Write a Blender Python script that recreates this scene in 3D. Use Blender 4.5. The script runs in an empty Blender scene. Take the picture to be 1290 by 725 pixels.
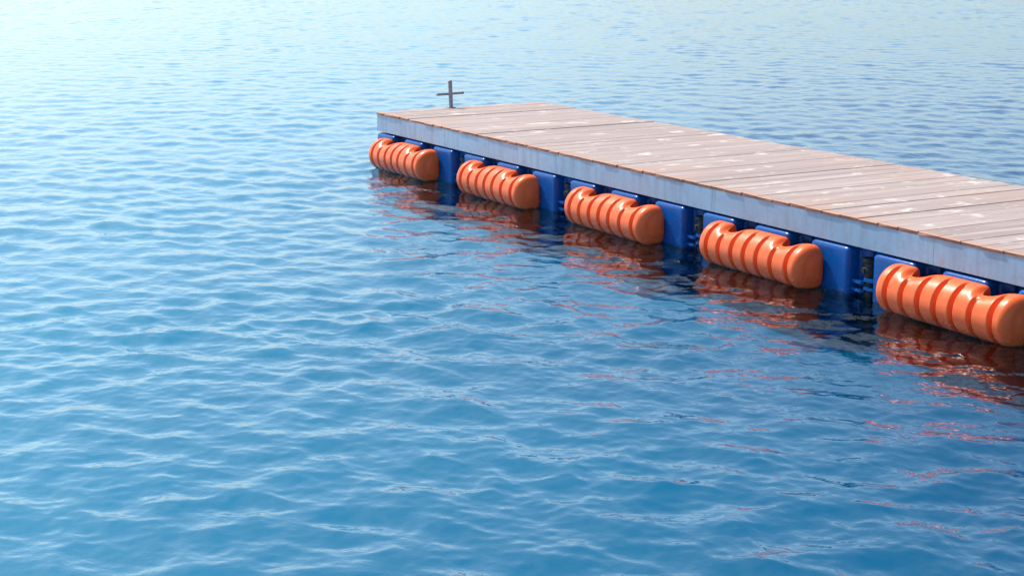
import bpy, bmesh, math, random
import numpy as np
from mathutils import Vector, Matrix

random.seed(4)
rng = np.random.default_rng(11)
scene = bpy.context.scene
COL = scene.collection

# ------------------------------------------------------------------ helpers
def link(name, me, mat=None, parent=None, loc=None):
    o = bpy.data.objects.new(name, me)
    COL.objects.link(o)
    if mat is not None:
        for m in (mat if isinstance(mat, (list, tuple)) else [mat]):
            me.materials.append(m)
    if parent is not None:
        o.parent = parent
    if loc is not None:
        o.location = loc
    return o

def bm_obj(name, bm, mat=None, parent=None, loc=None, smooth=False, angle=None):
    me = bpy.data.meshes.new(name)
    bm.normal_update()
    bm.to_mesh(me)
    bm.free()
    if smooth:
        me.polygons.foreach_set('use_smooth', [True] * len(me.polygons))
        if angle is not None:
            me.set_sharp_from_angle(angle=math.radians(angle))
    return link(name, me, mat, parent, loc)

def thing(name, label, cat, loc=(0, 0, 0), group=None):
    o = bpy.data.objects.new(name, None)
    o.empty_display_size = 0.1
    COL.objects.link(o)
    o.location = loc
    o['label'] = label
    o['category'] = cat
    if group:
        o['group'] = group
    return o

def add_box(bm, x0, x1, y0, y1, z0, z1, mat=0):
    vs = [bm.verts.new((x, y, z)) for z in (z0, z1) for x, y in ((x0, y0), (x1, y0), (x1, y1), (x0, y1))]
    fs = []
    for q in ((3, 2, 1, 0), (4, 5, 6, 7), (0, 1, 5, 4), (1, 2, 6, 5), (2, 3, 7, 6), (3, 0, 4, 7)):
        f = bm.faces.new([vs[i] for i in q])
        f.material_index = mat
        fs.append(f)
    return vs, fs

def rings(bm, ringlist, cap=True):
    """skin a list of closed rings (lists of points)."""
    R = [[bm.verts.new(p) for p in r] for r in ringlist]
    for a, b in zip(R, R[1:]):
        n = len(a)
        for i in range(n):
            bm.faces.new((a[i], a[(i + 1) % n], b[(i + 1) % n], b[i]))
    if cap:
        bm.faces.new(R[0][::-1])
        bm.faces.new(R[-1])
    return R

def lathe(bm, prof, cx, cy, n=20):
    rings(bm, [[(cx + r * math.cos(2 * math.pi * i / n), cy + r * math.sin(2 * math.pi * i / n), z)
                for i in range(n)] for r, z in prof])

# ------------------------------------------------------------------ materials
def new_mat(name):
    m = bpy.data.materials.new(name)
    m.use_nodes = True
    nt = m.node_tree
    nt.nodes.clear()
    out = nt.nodes.new('ShaderNodeOutputMaterial')
    return m, nt, out

def N(nt, t, **kw):
    n = nt.nodes.new(t)
    for k, v in kw.items():
        if k.startswith('i_'):
            n.inputs[k[2:].replace('_', ' ')].default_value = v
        else:
            setattr(n, k, v)
    return n

def L(nt, a, b):
    nt.links.new(a, b)

def ramp(nt, src, stops):
    r = nt.nodes.new('ShaderNodeValToRGB')
    el = r.color_ramp.elements
    while len(el) < len(stops):
        el.new(0.5)
    for e, (p, c) in zip(el, stops):
        e.position = p
        e.color = c if len(c) == 4 else (*c, 1)
    L(nt, src, r.inputs['Fac'])
    return r

def mixc(nt, fac, a, b, mode='MIX'):
    m = nt.nodes.new('ShaderNodeMix')
    m.data_type = 'RGBA'
    m.blend_type = mode
    for sock, v in ((m.inputs['Factor'], fac), (m.inputs['A'], a), (m.inputs['B'], b)):
        pass
    ins = {'Factor': m.inputs[0], 'A': m.inputs[6], 'B': m.inputs[7]}
    for k, v in (('Factor', fac), ('A', a), ('B', b)):
        if hasattr(v, 'is_output') or isinstance(v, bpy.types.NodeSocket):
            L(nt, v, ins[k])
        elif k == 'Factor':
            ins[k].default_value = v
        else:
            ins[k].default_value = (*v, 1)
    return m.outputs[2]

def math_n(nt, op, a, b=None):
    m = nt.nodes.new('ShaderNodeMath')
    m.operation = op
    for i, v in enumerate((a, b)):
        if v is None:
            continue
        if isinstance(v, bpy.types.NodeSocket):
            L(nt, v, m.inputs[i])
        else:
            m.inputs[i].default_value = v
    return m.outputs[0]

def noise(nt, vec, scale, detail=4, rough=0.55, stretch=None):
    if stretch is not None:
        mp = N(nt, 'ShaderNodeMapping')
        mp.inputs['Scale'].default_value = stretch
        L(nt, vec, mp.inputs['Vector'])
        vec = mp.outputs[0]
    n = N(nt, 'ShaderNodeTexNoise')
    n.inputs['Scale'].default_value = scale
    n.inputs['Detail'].default_value = detail
    n.inputs['Roughness'].default_value = rough
    L(nt, vec, n.inputs['Vector'])
    return n.outputs['Fac']

def geo_pos(nt):
    return N(nt, 'ShaderNodeNewGeometry').outputs['Position']

def bump(nt, h, strength, dist):
    b = N(nt, 'ShaderNodeBump')
    b.inputs['Strength'].default_value = strength
    b.inputs['Distance'].default_value = dist
    L(nt, h, b.inputs['Height'])
    return b.outputs['Normal']

def plastic(name, c_main, c_alt, rough, scuff, wet_top, spec=0.22):
    """moulded polyethylene: faint mottling, scuffs, wet and glossy near the waterline"""
    m, nt, out = new_mat(name)
    P = N(nt, 'ShaderNodeBsdfPrincipled')
    pos = geo_pos(nt)
    big = noise(nt, pos, 3.2, 3)
    fine = noise(nt, pos, 38, 5, 0.65)
    c = mixc(nt, ramp(nt, big, [(0.35, (0, 0, 0)), (0.7, (1, 1, 1))]).outputs[0], c_main, c_alt)
    sc = ramp(nt, fine, [(0.58, (0, 0, 0)), (0.8, (1, 1, 1))]).outputs[0]
    c = mixc(nt, math_n(nt, 'MULTIPLY', sc, scuff), c, tuple(min(1, x * 0.6 + 0.25) for x in c_main))
    sep = N(nt, 'ShaderNodeSeparateXYZ')
    L(nt, pos, sep.inputs[0])
    al = N(nt, 'ShaderNodeMapRange')
    al.inputs['From Min'].default_value = 0.012
    al.inputs['From Max'].default_value = -0.012
    L(nt, math_n(nt, 'ADD', sep.outputs['Z'], math_n(nt, 'MULTIPLY', math_n(nt, 'SUBTRACT', noise(nt, pos, 25, 4), 0.5), 0.04)), al.inputs['Value'])
    c = mixc(nt, al.outputs[0], c, (0.016, 0.018, 0.010))      # weed below the waterline
    L(nt, c, P.inputs['Base Color'])
    z = math_n(nt, 'ADD', sep.outputs['Z'], math_n(nt, 'MULTIPLY', math_n(nt, 'SUBTRACT', noise(nt, pos, 14, 3), 0.5), 0.10))
    mr = N(nt, 'ShaderNodeMapRange')
    mr.inputs['From Min'].default_value = wet_top - 0.015
    mr.inputs['From Max'].default_value = wet_top + 0.015
    mr.inputs['To Min'].default_value = 0.12
    mr.inputs['To Max'].default_value = rough
    L(nt, z, mr.inputs['Value'])
    rr = math_n(nt, 'ADD', mr.outputs[0], math_n(nt, 'MULTIPLY', math_n(nt, 'SUBTRACT', fine, 0.5), 0.25))
    L(nt, rr, P.inputs['Roughness'])
    wet = N(nt, 'ShaderNodeMapRange')
    wet.inputs['From Min'].default_value = wet_top + 0.01
    wet.inputs['From Max'].default_value = wet_top - 0.02
    L(nt, z, wet.inputs['Value'])
    drop = ramp(nt, noise(nt, pos, 95, 2), [(0.52, (0, 0, 0)), (0.70, (1, 1, 1))]).outputs[0]
    hgt = math_n(nt, 'ADD', math_n(nt, 'MULTIPLY', noise(nt, pos, 60, 4), 0.12), math_n(nt, 'MULTIPLY', math_n(nt, 'MULTIPLY', drop, wet.outputs[0]), 0.9))
    L(nt, bump(nt, hgt, 1.0, 0.004), P.inputs['Normal'])
    P.inputs['Specular IOR Level'].default_value = spec
    L(nt, P.outputs[0], out.inputs['Surface'])
    return m

def mat_wood():
    m, nt, out = new_mat('weathered_planks')
    P = N(nt, 'ShaderNodeBsdfPrincipled')
    g = N(nt, 'ShaderNodeNewGeometry')
    pos = g.outputs['Position']
    isl = g.outputs['Random Per Island']
    # shift the texture per plank so the grain does not run on
    off = N(nt, 'ShaderNodeCombineXYZ')
    L(nt, math_n(nt, 'MULTIPLY', isl, 37.0), off.inputs['Y'])
    L(nt, math_n(nt, 'MULTIPLY', isl, 11.0), off.inputs['Z'])
    va = N(nt, 'ShaderNodeVectorMath'); va.operation = 'ADD'
    L(nt, pos, va.inputs[0]); L(nt, off.outputs[0], va.inputs[1])
    sp = va.outputs[0]
    grain = noise(nt, sp, 1.0, 6, 0.6, (60, 2.2, 20))
    streak = noise(nt, sp, 1.0, 4, 0.6, (14, 0.9, 5))
    base = ramp(nt, isl, [(0.0, (0.25, 0.185, 0.17)), (0.35, (0.345, 0.268, 0.25)),
                          (0.7, (0.30, 0.225, 0.208)), (1.0, (0.41, 0.325, 0.305))]).outputs[0]
    c = mixc(nt, ramp(nt, grain, [(0.32, (1, 1, 1)), (0.62, (0, 0, 0))]).outputs[0], base, (0.25, 0.185, 0.17))
    c = mixc(nt, ramp(nt, streak, [(0.5, (0, 0, 0)), (0.72, (0.7, 0.7, 0.7))]).outputs[0], c, (0.44, 0.365, 0.345))
    # rusty brown patches
    st = noise(nt, pos, 1.0, 4, 0.6, (2.2, 1.1, 1))
    c = mixc(nt, ramp(nt, st, [(0.53, (0, 0, 0)), (0.70, (0.7, 0.7, 0.7))]).outputs[0], c, (0.34, 0.22, 0.18))
    # pale worn spots and droppings
    w = noise(nt, sp, 1.0, 5, 0.6, (8.5, 5.0, 1))
    c = mixc(nt, ramp(nt, w, [(0.59, (0, 0, 0)), (0.69, (0.75, 0.75, 0.75))]).outputs[0], c, (0.60, 0.54, 0.515))
    sepd = N(nt, 'ShaderNodeSeparateXYZ')
    L(nt, pos, sepd.inputs[0])
    rim = N(nt, 'ShaderNodeMapRange')
    rim.inputs['From Min'].default_value = 0.055
    rim.inputs['From Max'].default_value = 0.0
    L(nt, math_n(nt, 'ADD', sepd.outputs['Y'], math_n(nt, 'MULTIPLY', math_n(nt, 'SUBTRACT', noise(nt, pos, 9, 4), 0.5), 0.09)), rim.inputs['Value'])
    c = mixc(nt, math_n(nt, 'MULTIPLY', rim.outputs[0], 0.9), c, (0.40, 0.20, 0.13))
    # small dark knots
    k = noise(nt, pos, 1.0, 2, 0.5, (22, 9, 1))
    c = mixc(nt, ramp(nt, k, [(0.73, (0, 0, 0)), (0.78, (0.7, 0.7, 0.7))]).outputs[0], c, (0.14, 0.09, 0.08))
    L(nt, c, P.inputs['Base Color'])
    P.inputs['Roughness'].default_value = 0.62
    L(nt, bump(nt, grain, 0.5, 0.003), P.inputs['Normal'])
    L(nt, P.outputs[0], out.inputs['Surface'])
    return m

def mat_end_grain():
    m, nt, out = new_mat('plank_end_grain')
    P = N(nt, 'ShaderNodeBsdfPrincipled')
    pos = geo_pos(nt)
    n = noise(nt, pos, 1.0, 4, 0.6, (9, 30, 60))
    c = ramp(nt, n, [(0.3, (0.07, 0.03, 0.024)), (0.52, (0.19, 0.075, 0.05)), (0.75, (0.38, 0.18, 0.115))]).outputs[0]
    L(nt, c, P.inputs['Base Color'])
    P.inputs['Roughness'].default_value = 0.7
    L(nt, P.outputs[0], out.inputs['Surface'])
    return m

def mat_steel():
    m, nt, out = new_mat('galvanised_skirt')
    P = N(nt, 'ShaderNodeBsdfPrincipled')
    pos = geo_pos(nt)
    runs = noise(nt, pos, 1.0, 5, 0.7, (19, 19, 1.8))
    spots = noise(nt, pos, 16, 6, 0.75)
    big = noise(nt, pos, 1.3, 3)
    c = mixc(nt, ramp(nt, big, [(0.35, (0, 0, 0)), (0.7, (1, 1, 1))]).outputs[0], (0.20, 0.305, 0.45), (0.255, 0.365, 0.515))
    c = mixc(nt, ramp(nt, runs, [(0.46, (0, 0, 0)), (0.70, (0.75, 0.75, 0.75))]).outputs[0], c, (0.165, 0.215, 0.30))
    c = mixc(nt, ramp(nt, spots, [(0.50, (0, 0, 0)), (0.70, (0.6, 0.6, 0.6))]).outputs[0], c, (0.18, 0.21, 0.28))
    ru = noise(nt, pos, 1.0, 4, 0.7, (7, 7, 3))
    c = mixc(nt, ramp(nt, ru, [(0.60, (0, 0, 0)), (0.75, (0.6, 0.6, 0.6))]).outputs[0], c, (0.29, 0.24, 0.24))
    L(nt, c, P.inputs['Base Color'])
    P.inputs['Roughness'].default_value = 0.5
    P.inputs['Metallic'].default_value = 0.15
    L(nt, bump(nt, spots, 0.2, 0.002), P.inputs['Normal'])
    L(nt, P.outputs[0], out.inputs['Surface'])
    return m

def simple(name, col, rough, metal=0.0, var=0.3, scale=20):
    m, nt, out = new_mat(name)
    P = N(nt, 'ShaderNodeBsdfPrincipled')
    n = noise(nt, geo_pos(nt), scale, 5, 0.65)
    c = ramp(nt, n, [(0.3, tuple(x * (1 - var) for x in col)), (0.7, tuple(min(1, x * (1 + var)) for x in col))]).outputs[0]
    L(nt, c, P.inputs['Base Color'])
    P.inputs['Roughness'].default_value = rough
    P.inputs['Metallic'].default_value = metal
    L(nt, P.outputs[0], out.inputs['Surface'])
    return m

def mat_water():
    m, nt, out = new_mat('sea_surface')
    pos = geo_pos(nt)
    h1 = noise(nt, pos, 1.0, 2, 0.5, (13, 17, 1))
    nb = bump(nt, h1, BUMP1, 0.02)
    lw = N(nt, 'ShaderNodeLayerWeight'); lw.inputs['Blend'].default_value = 0.5
    L(nt, nb, lw.inputs['Normal'])
    p5 = math_n(nt, 'POWER', lw.outputs['Facing'], 5.0)          # Schlick, the same from above and below
    fr = math_n(nt, 'ADD', math_n(nt, 'MULTIPLY', p5, 0.98), 0.02)
    gl = N(nt, 'ShaderNodeBsdfGlossy'); gl.inputs['Roughness'].default_value = 0.03
    gl.inputs['Color'].default_value = (1, 1, 1, 1)
    L(nt, nb, gl.inputs['Normal'])
    tr = N(nt, 'ShaderNodeBsdfTransparent'); tr.inputs['Color'].default_value = (*WATER_TINT, 1)
    mx = N(nt, 'ShaderNodeMixShader')
    L(nt, fr, mx.inputs[0]); L(nt, tr.outputs[0], mx.inputs[1]); L(nt, gl.outputs[0], mx.inputs[2])
    L(nt, mx.outputs[0], out.inputs['Surface'])
    return m

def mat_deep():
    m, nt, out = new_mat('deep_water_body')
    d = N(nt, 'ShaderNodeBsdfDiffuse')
    # glare painted into the colour: pale away from the dock, darker beside it
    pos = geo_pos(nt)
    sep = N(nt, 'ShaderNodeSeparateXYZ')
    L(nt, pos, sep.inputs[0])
    glare_pos = math_n(nt, 'ADD', math_n(nt, 'MULTIPLY', sep.outputs['X'], 0.5), math_n(nt, 'MULTIPLY', sep.outputs['Y'], 0.85))
    glare_pos = math_n(nt, 'ADD', glare_pos, math_n(nt, 'MULTIPLY', math_n(nt, 'SUBTRACT', noise(nt, pos, 0.5, 3), 0.5), 1.6))
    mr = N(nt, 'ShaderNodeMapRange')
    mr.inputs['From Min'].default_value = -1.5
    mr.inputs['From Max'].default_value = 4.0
    L(nt, glare_pos, mr.inputs['Value'])
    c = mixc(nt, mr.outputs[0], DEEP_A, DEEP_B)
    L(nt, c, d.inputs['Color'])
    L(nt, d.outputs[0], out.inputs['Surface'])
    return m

# ------------------------------------------------------------------ tunables
SUN_EL = math.radians(54)
SUN_DIR_AZ = math.atan2(-0.955, -0.30)          # azimuth towards the sun, from +Y towards +X
SUN_STRENGTH = 3.1
SKY_STRENGTH = 0.15
EXPOSURE = 0.9
BUMP1 = 0.2
WATER_TINT = (0.16, 0.55, 0.73)
DEEP_A = (0.0, 0.47, 0.49)  # pale end of the sheet, glare painted in
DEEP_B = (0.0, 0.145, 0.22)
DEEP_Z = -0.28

M_WOOD, M_END, M_STEEL = mat_wood(), mat_end_grain(), mat_steel()
M_ORANGE = plastic('orange_polyethylene', (0.79, 0.112, 0.021), (0.83, 0.135, 0.03), 0.33, 0.25, 0.06, 0.4)
M_BLUE = plastic('blue_polyethylene', (0.0, 0.062, 0.26), (0.0, 0.076, 0.31), 0.26, 0.10, 0.06, 0.25)
M_PIN = simple('black_pin', (0.008, 0.008, 0.011), 0.55)
M_FRAME = simple('dark_subframe', (0.03, 0.032, 0.04), 0.6)
M_CROSS = simple('grey_cross_metal', (0.27, 0.25, 0.29), 0.45, 0.3, 0.35, 60)

# ------------------------------------------------------------------ measured dock
U0, CW, CH = 0.014, 0.500, 0.2450      # first float cube, pitch, top above water
NCOL = 21
DW = 1.5
ZD, ZS1, ZS0 = 0.405, 0.3875, 0.2565
UEND = U0 + NCOL * CW - 0.11

dock = thing('floating_dock', 'long floating dock with weathered plank deck, pale metal skirt and blue float cubes', 'dock')

# deck: planks laid across, each with slightly uneven ends and width
bm = bmesh.new()
us = [5.625, 5.91, 6.08, 6.235, 6.41, 6.50, 6.655, 6.793, 6.887]
edges = []
u = 0.0
while u < UEND - 0.09:
    edges.append(u)
    u += random.choice((0.138, 0.142, 0.146, 0.15))
edges.append(UEND)
for k in range(len(edges) - 1):
    a, b = edges[k], edges[k + 1]
    gap = random.choice((0.0006, 0.0008, 0.001, 0.0016, 0.0028, 0.004))
    y0 = -0.004 + random.uniform(-0.004, 0.004)
    y1 = DW + 0.004 + random.uniform(-0.005, 0.005)
    zt = ZD + random.uniform(-0.0016, 0.0016)
    tilt = random.uniform(-0.0012, 0.0012)
    vs, fs = add_box(bm, a + gap, b - gap, y0, y1, ZS1 + 0.0005, zt)
    vs[4].co.z += tilt; vs[7].co.z += tilt
    for f in (fs[2], fs[4]):
        f.material_index = 1
    if random.random() < 0.35:                      # chipped front corner
        vs[4].co.y += random.uniform(0.003, 0.010)
    if k == 0:
        fs[5].material_index = 1
ge = [e for e in bm.edges if abs(e.verts[0].co.z - e.verts[1].co.z) < 0.008 and min(e.verts[0].co.z, e.verts[1].co.z) > ZS1 + 0.006]
bmesh.ops.bevel(bm, geom=ge, offset=0.0022, segments=1, affect='EDGES')
deck = bm_obj('plank_deck', bm, [M_WOOD, M_END], dock)

# skirt: channel boards with a lower lip, in lengths with a joint between
def skirt_board(bm, x0, x1, y, t, sgn):
    add_box(bm, x0, x1, min(y, y + sgn * t), max(y, y + sgn * t), ZS0, ZS1)
    add_box(bm, x0, x1, min(y + sgn * (t + .0003), y + sgn * 0.05), max(y + sgn * (t + .0003), y + sgn * 0.05), ZS0 + 0.0007, ZS0 + 0.008)
bm = bmesh.new()
joints = [0.0, 0.512, 2.82, 4.596, 6.4435, 8.3, UEND]
for a, b in zip(joints, joints[1:]):
    skirt_board(bm, a + (0.0 if a == 0 else 0.0012), b - 0.0012, random.uniform(0, 0.0012), 0.006, 1)
sk = bm_obj('side_skirt', bm, M_STEEL, dock)
bm = bmesh.new()
for a, b in zip(joints, joints[1:]):
    skirt_board(bm, a + 0.0012, b - 0.0012, DW, 0.006, -1)
bm_obj('side_skirt', bm, M_STEEL, dock)
bm = bmesh.new()
add_box(bm, 0.0005, 0.0065, 0.0075, DW - 0.0065, ZS0 + 0.001, ZS1 - 0.001)
bm_obj('end_skirt', bm, M_STEEL, dock)

# dark bearers between floats and planks
bm = bmesh.new()
for y in (0.09, 0.5, 0.95, 1.36):
    add_box(bm, 0.02, UEND - 0.02, y, y + 0.07, CH + 0.003, ZS1 - 0.002)
bm_obj('bearer', bm, M_FRAME, dock)

# float cube: chamfered moulded box, rounded rim, corner lugs
def cube_mesh():
    bm = bmesh.new()
    h, c = 0.243, 0.092                      # half side, corner chamfer
    def outline(ins, z):
        """square with a rounded pocket let into each corner"""
        hh = h - ins
        base = [(hh - c - 0.030, -hh), (hh - c - 0.010, -hh + 0.0015), (hh - c - 0.001, -hh + 0.007), (hh - c + 0.005, -hh + 0.018),
                (hh - c + 0.012, -hh + c - 0.022), (hh - c + 0.022, -hh + c - 0.012),
                (hh - 0.018, -hh + c - 0.005), (hh - 0.007, -hh + c + 0.001), (hh - 0.0015, -hh + c + 0.010), (hh, -hh + c + 0.030)]
        pts = []
        for q in range(4):
            for x, y in base:
                for _ in range(q):
                    x, y = -y, x
                pts.append((x, y, z))
        return pts
    prof = [(0.03, -0.165), (0.006, -0.14), (0.0, -0.10), (0.0, 0.0), (0.0, 0.10), (0.0, CH - 0.024), (0.0022, CH - 0.014), (0.0075, CH - 0.006),
            (0.015, CH - 0.0015), (0.025, CH)]
    rings(bm, [outline(i, z) for i, z in prof])
    # recessed pad on the top and corner lugs
    for sx in (-1, 1):
        for sy in (-1, 1):
            for z0, z1 in ((0.084, 0.100), (0.040, 0.055)):
                x1, y1 = sx * 0.2496, sy * 0.225
                xa, ya = sx * 0.14, sy * 0.14
                dz = -0.0185 if sx > 0 else 0.0
                pts = [(xa, ya), (sx * 0.2496, sy * 0.15), (sx * 0.2496, y1 - sy * 0.012), (sx * 0.238, y1), (sx * 0.195, y1), (sx * 0.15, sy * 0.215)]
                if sx * sy < 0:
                    pts = pts[::-1]
                rings(bm, [[(px, py, z0 + dz) for px, py in pts], [(px, py, z1 + dz) for px, py in pts]])
    bmesh.ops.recalc_face_normals(bm, faces=bm.faces)
    me = bpy.data.meshes.new('float_cube')
    bm.to_mesh(me); bm.free()
    me.polygons.foreach_set('use_smooth', [True] * len(me.polygons))
    me.set_sharp_from_angle(angle=math.radians(32))
    me.materials.append(M_BLUE)
    return me

cube_me = cube_mesh()
for row in range(3):
    for k in range(NCOL):
        o = link('float_cube', cube_me, None, dock, (U0 - 0.094 + 0.25 + CW * k, -0.012 + 0.243 + CW * row, 0))
# pins that lock the corner lugs together along the front
def pin_mesh():
    bm = bmesh.new()
    lathe(bm, [(0.028, -0.05), (0.036, 0.03), (0.036, 0.118), (0.05, 0.122), (0.053, 0.135), (0.05, 0.150), (0.040, 0.153),
               (0.038, 0.172), (0.050, 0.177), (0.052, 0.192), (0.044, 0.198), (0.012, 0.199)], 0, 0, 24)
    for s in range(8):
        a = s * math.pi / 4
        m0 = len(bm.verts)
        vs, _ = add_box(bm, 0.044, 0.056, -0.007, 0.007, 0.124, 0.149)
        bmesh.ops.rotate(bm, verts=vs, cent=(0, 0, 0), matrix=Matrix.Rotation(a, 3, 'Z'))
    me = bpy.data.meshes.new('connector_pin')
    bm.normal_update(); bm.to_mesh(me); bm.free()
    me.polygons.foreach_set('use_smooth', [True] * len(me.polygons))
    me.set_sharp_from_angle(angle=math.radians(35))
    me.materials.append(M_PIN)
    return me
pin_me = pin_mesh()
for k in range(NCOL - 1):
    link('connector_pin', pin_me, None, dock, (U0 - 0.094 + 0.5 + CW * k, 0.066, 0))
for j in range(2):
    link('connector_pin', pin_me, None, dock, (U0 - 0.094 + 0.06, 0.481 + CW * j, 0))

# ------------------------------------------------------------------ orange fenders
F_R, F_V, F_Z = 0.125, -0.068, 0.109      # radius, axis offset from the skirt plane, axis height
F_LEN = 0.912
GRV = [0.105, 0.232, 0.362, 0.487, 0.612, 0.750, 0.895]
NOT = [0.235, 0.768]
def fender_mesh():
    nu, nt_ = 320, 150
    back = 0.054                            # flat back, at axis + back
    t = np.linspace(0, 1, nu)
    un = F_LEN * (0.5 - 0.5 * np.cos(np.pi * t)) * 0.3 + F_LEN * t * 0.7
    th = np.linspace(0, 2 * np.pi, nt_, endpoint=False)
    U, T = np.meshgrid(un, th, indexing='ij')
    c, s = np.cos(T), np.sin(T)             # c>0 : back (+v), s>0 : up
    V = np.where(c > 0, back * np.abs(c) ** 0.55, F_R * c)
    Z = np.where(c > 0, F_R * np.sign(s) * np.abs(s) ** 0.55, F_R * s)
    # rounded ends: the section shrinks towards a point on the flat back
    e = np.minimum(U, F_LEN - U)
    re = 0.048
    k = np.clip(1 - e / re, 0, 1)
    scale = 1 - (re / F_R) * (1 - np.sqrt(np.clip(1 - k ** 2, 0, 1)))
    # grooves: deep on the front and belly, fading over the top to the back
    ang = np.degrees(np.arctan2(s, -c))     # 0 = front, 90 = top, -90 = bottom
    sm = lambda x: x * x * (3 - 2 * x)
    fade = sm(np.clip((104 - ang) / 60, 0, 1)) * np.clip((ang + 150) / 40, 0, 1)
    G = np.zeros_like(U)
    for gi, g in enumerate(GRV):
        d = np.abs(U - g * F_LEN)
        prof = sm(np.clip((0.0195 - d) / 0.0115, 0, 1))
        f2 = fade
        if gi in (1, 5):
            f2 = sm(np.clip((66 - ang) / 46, 0, 1)) * np.clip((ang + 150) / 40, 0, 1)
        G = np.maximum(G, prof * f2)
    rad = scale * (1 - 0.17 * G)
    V = back + (V - back) * rad
    Z = Z * rad
    # the two saddles at the back, one at each lug pin
    for nx in NOT:
        x = (U - nx * F_LEN)
        b = np.where(x < 0, np.exp(-(x / 0.056) ** 4), np.exp(-(x / 0.062) ** 4))
        lim = back + 0.03 - (back + 0.03 + 0.045) * b
        kk = 0.022
        hmix = np.clip(0.5 + 0.5 * (V - lim) / kk, 0, 1)
        V = np.where(b > 0.01, V * (1 - hmix) + lim * hmix - kk * hmix * (1 - hmix), V)
        dip = np.where(x < 0, np.exp(-(x / 0.052) ** 4), 0.75 * np.exp(-(x / 0.072) ** 2) + 0.25 * np.exp(-(x / 0.12) ** 2))
        Z = Z - 0.036 * dip * np.clip(Z / F_R, 0, 1) ** 2 * sm(np.clip(1.0 + (V + 0.02) / F_R * 0.8, 0, 1))
    P = np.stack([U, V + F_V, Z + F_Z], -1).astype(np.float32)
    me = bpy.data.meshes.new('dock_fender')
    verts = P.reshape(-1, 3).tolist()
    faces = []
    for i in range(nu - 1):
        for j in range(nt_):
            a = i * nt_ + j; b2 = i * nt_ + (j + 1) % nt_
            faces.append((a, b2, b2 + nt_, a + nt_))
    # domed caps: two inner rings and a centre fan
    for end, base, uu, sg in ((0, 0, 0.0, -1), (1, (nu - 1) * nt_, F_LEN, 1)):
        ring = [base + j for j in range(nt_)]
        cen = P.reshape(-1, 3)[ring].mean(0)
        for f_, out_ in ((0.8, 0.006), (0.5, 0.011), (0.2, 0.0135)):
            new = []
            for r_ in [base + j for j in range(nt_)]:
                p = cen + (np.array(verts[r_]) - cen) * f_
                verts.append([uu + sg * out_, float(p[1]), float(p[2])])
                new.append(len(verts) - 1)
            for j in range(nt_):
                q = (ring[j], ring[(j + 1) % nt_], new[(j + 1) % nt_], new[j])
                faces.append(q[::-1] if sg < 0 else q)
            ring = new
        verts.append([uu + sg * 0.014, float(cen[1]), float(cen[2])])
        ci = len(verts) - 1
        for j in range(nt_):
            q = (ring[j], ring[(j + 1) % nt_], ci)
            faces.append(q[::-1] if sg < 0 else q)
    me.from_pydata(verts, [], faces)
    bm = bmesh.new(); bm.from_mesh(me)
    bmesh.ops.recalc_face_normals(bm, faces=bm.faces)
    bm.to_mesh(me); bm.free()
    me.polygons.foreach_set('use_smooth', [True] * len(me.polygons))
    me.materials.append(M_ORANGE)
    return me

fender_me = fender_mesh()
fender_labels = [
    'ribbed orange fender at the far corner of the dock, nearest the cross, smallest looking',
    'ribbed orange fender next to the one at the far dock corner',
    'ribbed orange fender in the middle of the row of five along the dock side',
    'ribbed orange fender beside the nearest one, fully inside the picture',
    'nearest and largest ribbed orange fender, its end cap touching the right picture edge',
]
for k, lab in enumerate(fender_labels):
    o = link('dock_fender', fender_me, None, None, (0.220 + 1.5 * k, random.uniform(-0.003, 0.003), random.uniform(-0.004, 0.004)))
    o.rotation_euler = (random.uniform(-0.05, 0.05), random.uniform(-0.009, 0.009), random.uniform(-0.008, 0.004))
    o['label'] = lab
    o['category'] = 'fender'
    o['group'] = 'orange fenders along the dock side'

# ------------------------------------------------------------------ cross at the far end
CX, CY = 0.030, 0.648
cross = thing('metal_cross', 'small grey metal cross standing on the far end of the dock', 'cross', (CX, CY, ZD))
def tube(bm, p0, p1, r, n=14):
    p0, p1 = Vector(p0), Vector(p1)
    d = (p1 - p0).normalized()
    a = d.orthogonal().normalized(); b = d.cross(a)
    def ring(p, rr):
        return [tuple(p + (a * math.cos(2 * math.pi * i / n) + b * math.sin(2 * math.pi * i / n)) * rr) for i in range(n)]
    e = r * 0.2
    rings(bm, [ring(p0, r - e), ring(p0 + d * e, r), ring(p1 - d * e, r), ring(p1, r - e)])
bm = bmesh.new()
tube(bm, (0, 0, 0.004), (0, -0.007, 0.222), 0.0165)
bm_obj('post', bm, M_CROSS, cross, smooth=True, angle=40)
bm = bmesh.new()
tube(bm, (-0.014, -0.124, 0.1105), (-0.014, 0.124, 0.1135), 0.0105)
bm_obj('crossbar', bm, M_CROSS, cross, smooth=True, angle=40)
bm = bmesh.new()
add_box(bm, -0.022, 0.03, -0.03, 0.03, 0.0018, 0.006)
bm_obj('base_plate', bm, M_CROSS, cross)

# ------------------------------------------------------------------ camera
CAM = Vector((12.819, -5.8452, 1.9219))
yaw, pit, rol, fpx = -1.0671, 0.2072, -0.0057, 2225.13
fw = Vector((math.sin(yaw) * math.cos(pit), math.cos(yaw) * math.cos(pit), -math.sin(pit)))
rt = Vector((math.cos(yaw), -math.sin(yaw), 0))
up = rt.cross(fw)
r2 = rt * math.cos(rol) + up * math.sin(rol)
u2 = -rt * math.sin(rol) + up * math.cos(rol)
cam = bpy.data.cameras.new('camera')
co = bpy.data.objects.new('camera', cam)
COL.objects.link(co)
mw = Matrix((( r2.x, u2.x, -fw.x, CAM.x), (r2.y, u2.y, -fw.y, CAM.y), (r2.z, u2.z, -fw.z, CAM.z), (0, 0, 0, 1)))
co.matrix_world = mw
cam.sensor_width = 36.0
cam.lens = 36.0 * fpx / 1290.0
cam.clip_start = 0.05
cam.clip_end = 20000
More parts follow.
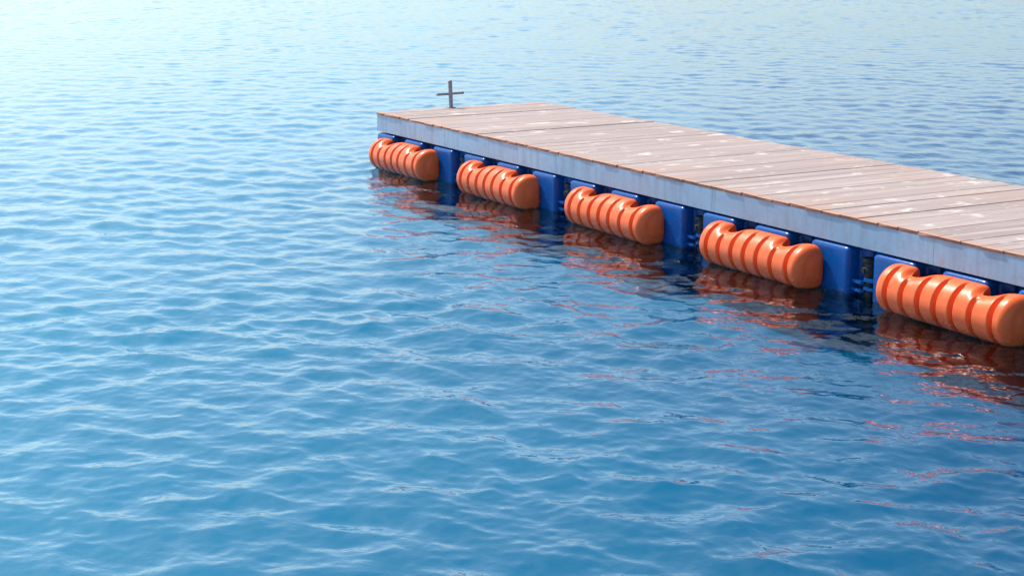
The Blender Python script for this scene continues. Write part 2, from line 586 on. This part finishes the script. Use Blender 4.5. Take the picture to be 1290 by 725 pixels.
scene.camera = co

# ------------------------------------------------------------------ the sea
def wave_components():
    comps = []
    n = 260
    lam = np.exp(rng.uniform(np.log(0.055), np.log(0.66), n))
    main = math.radians(118)               # travel direction of the chop
    for i in range(n):
        l = lam[i]
        spread = 0.55 if l > 0.9 else 0.85
        d = main + rng.normal(0, spread)
        k = 2 * np.pi / l
        w = 1.0
        if l < 0.14: w = 0.62
        if l > 0.5: w = 0.85
        a = SLOPE * np.sqrt(2.0 / n) / k * w * rng.uniform(0.5, 1.5)
        comps.append((k * math.cos(d), k * math.sin(d), a, rng.uniform(0, 2 * np.pi), l))
    return comps
SLOPE = 0.120
def sea_mesh():
    # radii: dense in front of the viewer's shore, then opening out to the horizon
    rs = [0.6]
    while rs[-1] < 3.4: rs.append(rs[-1] + 0.12)
    while rs[-1] < 48:
        r = rs[-1]
        rs.append(r + min(0.075, max(0.013, 0.00028 * r * r)))
    while rs[-1] < 9000: rs.append(rs[-1] * 1.06)
    rs = np.array(rs)
    mid = yaw                              # azimuth from +Y towards +X
    dense = np.linspace(mid - 0.40, mid + 0.40, 860)
    rest = np.linspace(mid + 0.40, mid - 0.40 + 2 * np.pi, 260)[1:-1]
    az = np.concatenate([dense, rest])
    R, A = np.meshgrid(rs, az, indexing='ij')
    X = (CAM.x + R * np.sin(A)).astype(np.float32)
    Y = (CAM.y + R * np.cos(A)).astype(np.float32)
    Z = np.zeros_like(X); DX = np.zeros_like(X); DY = np.zeros_like(X)
    # gusts: slow change of the chop from place to place
    gust = (1 + 0.22 * np.sin(0.9 * X + 0.5 * Y + 1.0) * np.sin(0.37 * Y - 0.61 * X + 2.2) + 0.14 * np.sin(2.1 * X - 1.3 * Y)).astype(np.float32)
    # a shorter, flatter chop in the lee of the dock
    dist = np.sqrt(np.maximum(0, -Y) ** 2 + np.maximum(0, -X) ** 2)
    lee = np.where(Y < 0, 1.0 + 0 * dist, 1.0).astype(np.float32)
    for kx, ky, a, ph, l in wave_components():
        far = np.clip(R * 0.0022 / l * 2.2, 0, None)
        p = kx * X + ky * Y + np.float32(ph)
        s, c = np.sin(p), np.cos(p)
        k = math.hypot(kx, ky)
        Z += a * s
        DX += 0.95 * a * kx / k * c
        DY += 0.95 * a * ky / k * c
    fade = np.clip((220 - R) / 160, 0, 1) * (0.52 + 0.48 * np.clip((24 - R) / 17, 0, 1))
    g = gust * lee * fade
    Z *= g; DX *= g; DY *= g
    P = np.stack([X + DX, Y + DY, Z], -1).astype(np.float32)
    nr, na = R.shape
    me = bpy.data.meshes.new('sea')
    me.vertices.add(nr * na)
    me.vertices.foreach_set('co', P.reshape(-1))
    i, j = np.meshgrid(np.arange(nr - 1), np.arange(na), indexing='ij')
    j2 = (j + 1) % na
    F = np.stack([i * na + j, (i + 1) * na + j, (i + 1) * na + j2, i * na + j2], -1).reshape(-1, 4)[:, ::-1]
    me.loops.add(F.size)
    me.loops.foreach_set('vertex_index', F.reshape(-1).astype(np.int32))
    me.polygons.add(len(F))
    me.polygons.foreach_set('loop_start', (np.arange(len(F)) * 4).astype(np.int32))
    me.polygons.foreach_set('use_smooth', np.ones(len(F), dtype=bool))
    me.update(calc_edges=True)
    if me.polygons[0].normal.z < 0:
        me.flip_normals()
    print('sea verts', nr, na, nr * na)
    return me
sea = link('water', sea_mesh(), mat_water())
sea['kind'] = 'structure'
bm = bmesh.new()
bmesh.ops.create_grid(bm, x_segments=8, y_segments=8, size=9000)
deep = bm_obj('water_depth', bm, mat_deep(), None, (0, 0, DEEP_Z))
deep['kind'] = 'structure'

# ------------------------------------------------------------------ light
world = bpy.data.worlds.new('World')
scene.world = world
world.use_nodes = True
nt = world.node_tree
nt.nodes.clear()
wo = nt.nodes.new('ShaderNodeOutputWorld')
bg = nt.nodes.new('ShaderNodeBackground')
sky = nt.nodes.new('ShaderNodeTexSky')
sky.sky_type = 'NISHITA'
sky.sun_disc = False
sky.sun_elevation = SUN_EL
sky.sun_rotation = SUN_DIR_AZ
sky.air_density = 0.6
sky.dust_density = 2.2
sky.ozone_density = 1.6
bg.inputs['Strength'].default_value = SKY_STRENGTH
wb = nt.nodes.new('ShaderNodeMix')        # cool, slightly green white balance of the hazy sky
wb.data_type = 'RGBA'; wb.blend_type = 'MULTIPLY'
wb.inputs[0].default_value = 1.0
wb.inputs[7].default_value = (0.87, 0.945, 0.85, 1)
nt.links.new(sky.outputs[0], wb.inputs[6])
nt.links.new(wb.outputs[2], bg.inputs['Color'])
nt.links.new(bg.outputs[0], wo.inputs['Surface'])

sd = Vector((math.sin(SUN_DIR_AZ) * math.cos(SUN_EL), math.cos(SUN_DIR_AZ) * math.cos(SUN_EL), math.sin(SUN_EL)))
sun = bpy.data.lights.new('sun', 'SUN')
sun.energy = SUN_STRENGTH
sun.angle = math.radians(0.53)
sun.color = (1.0, 0.95, 0.88)
so = bpy.data.objects.new('sun', sun)
COL.objects.link(so)
so.rotation_euler = (-sd).to_track_quat('-Z', 'Y').to_euler()
so.location = sd * 30

# ------------------------------------------------------------------ render settings
scene.render.engine = 'CYCLES'
scene.cycles.use_denoising = True
scene.cycles.max_bounces = 8
scene.cycles.transparent_max_bounces = 12
scene.cycles.sample_clamp_indirect = 6
scene.view_settings.view_transform = 'Standard'
scene.view_settings.look = 'None'
scene.view_settings.exposure = EXPOSURE
scene.view_settings.gamma = 1
scene.view_settings.use_curve_mapping = False
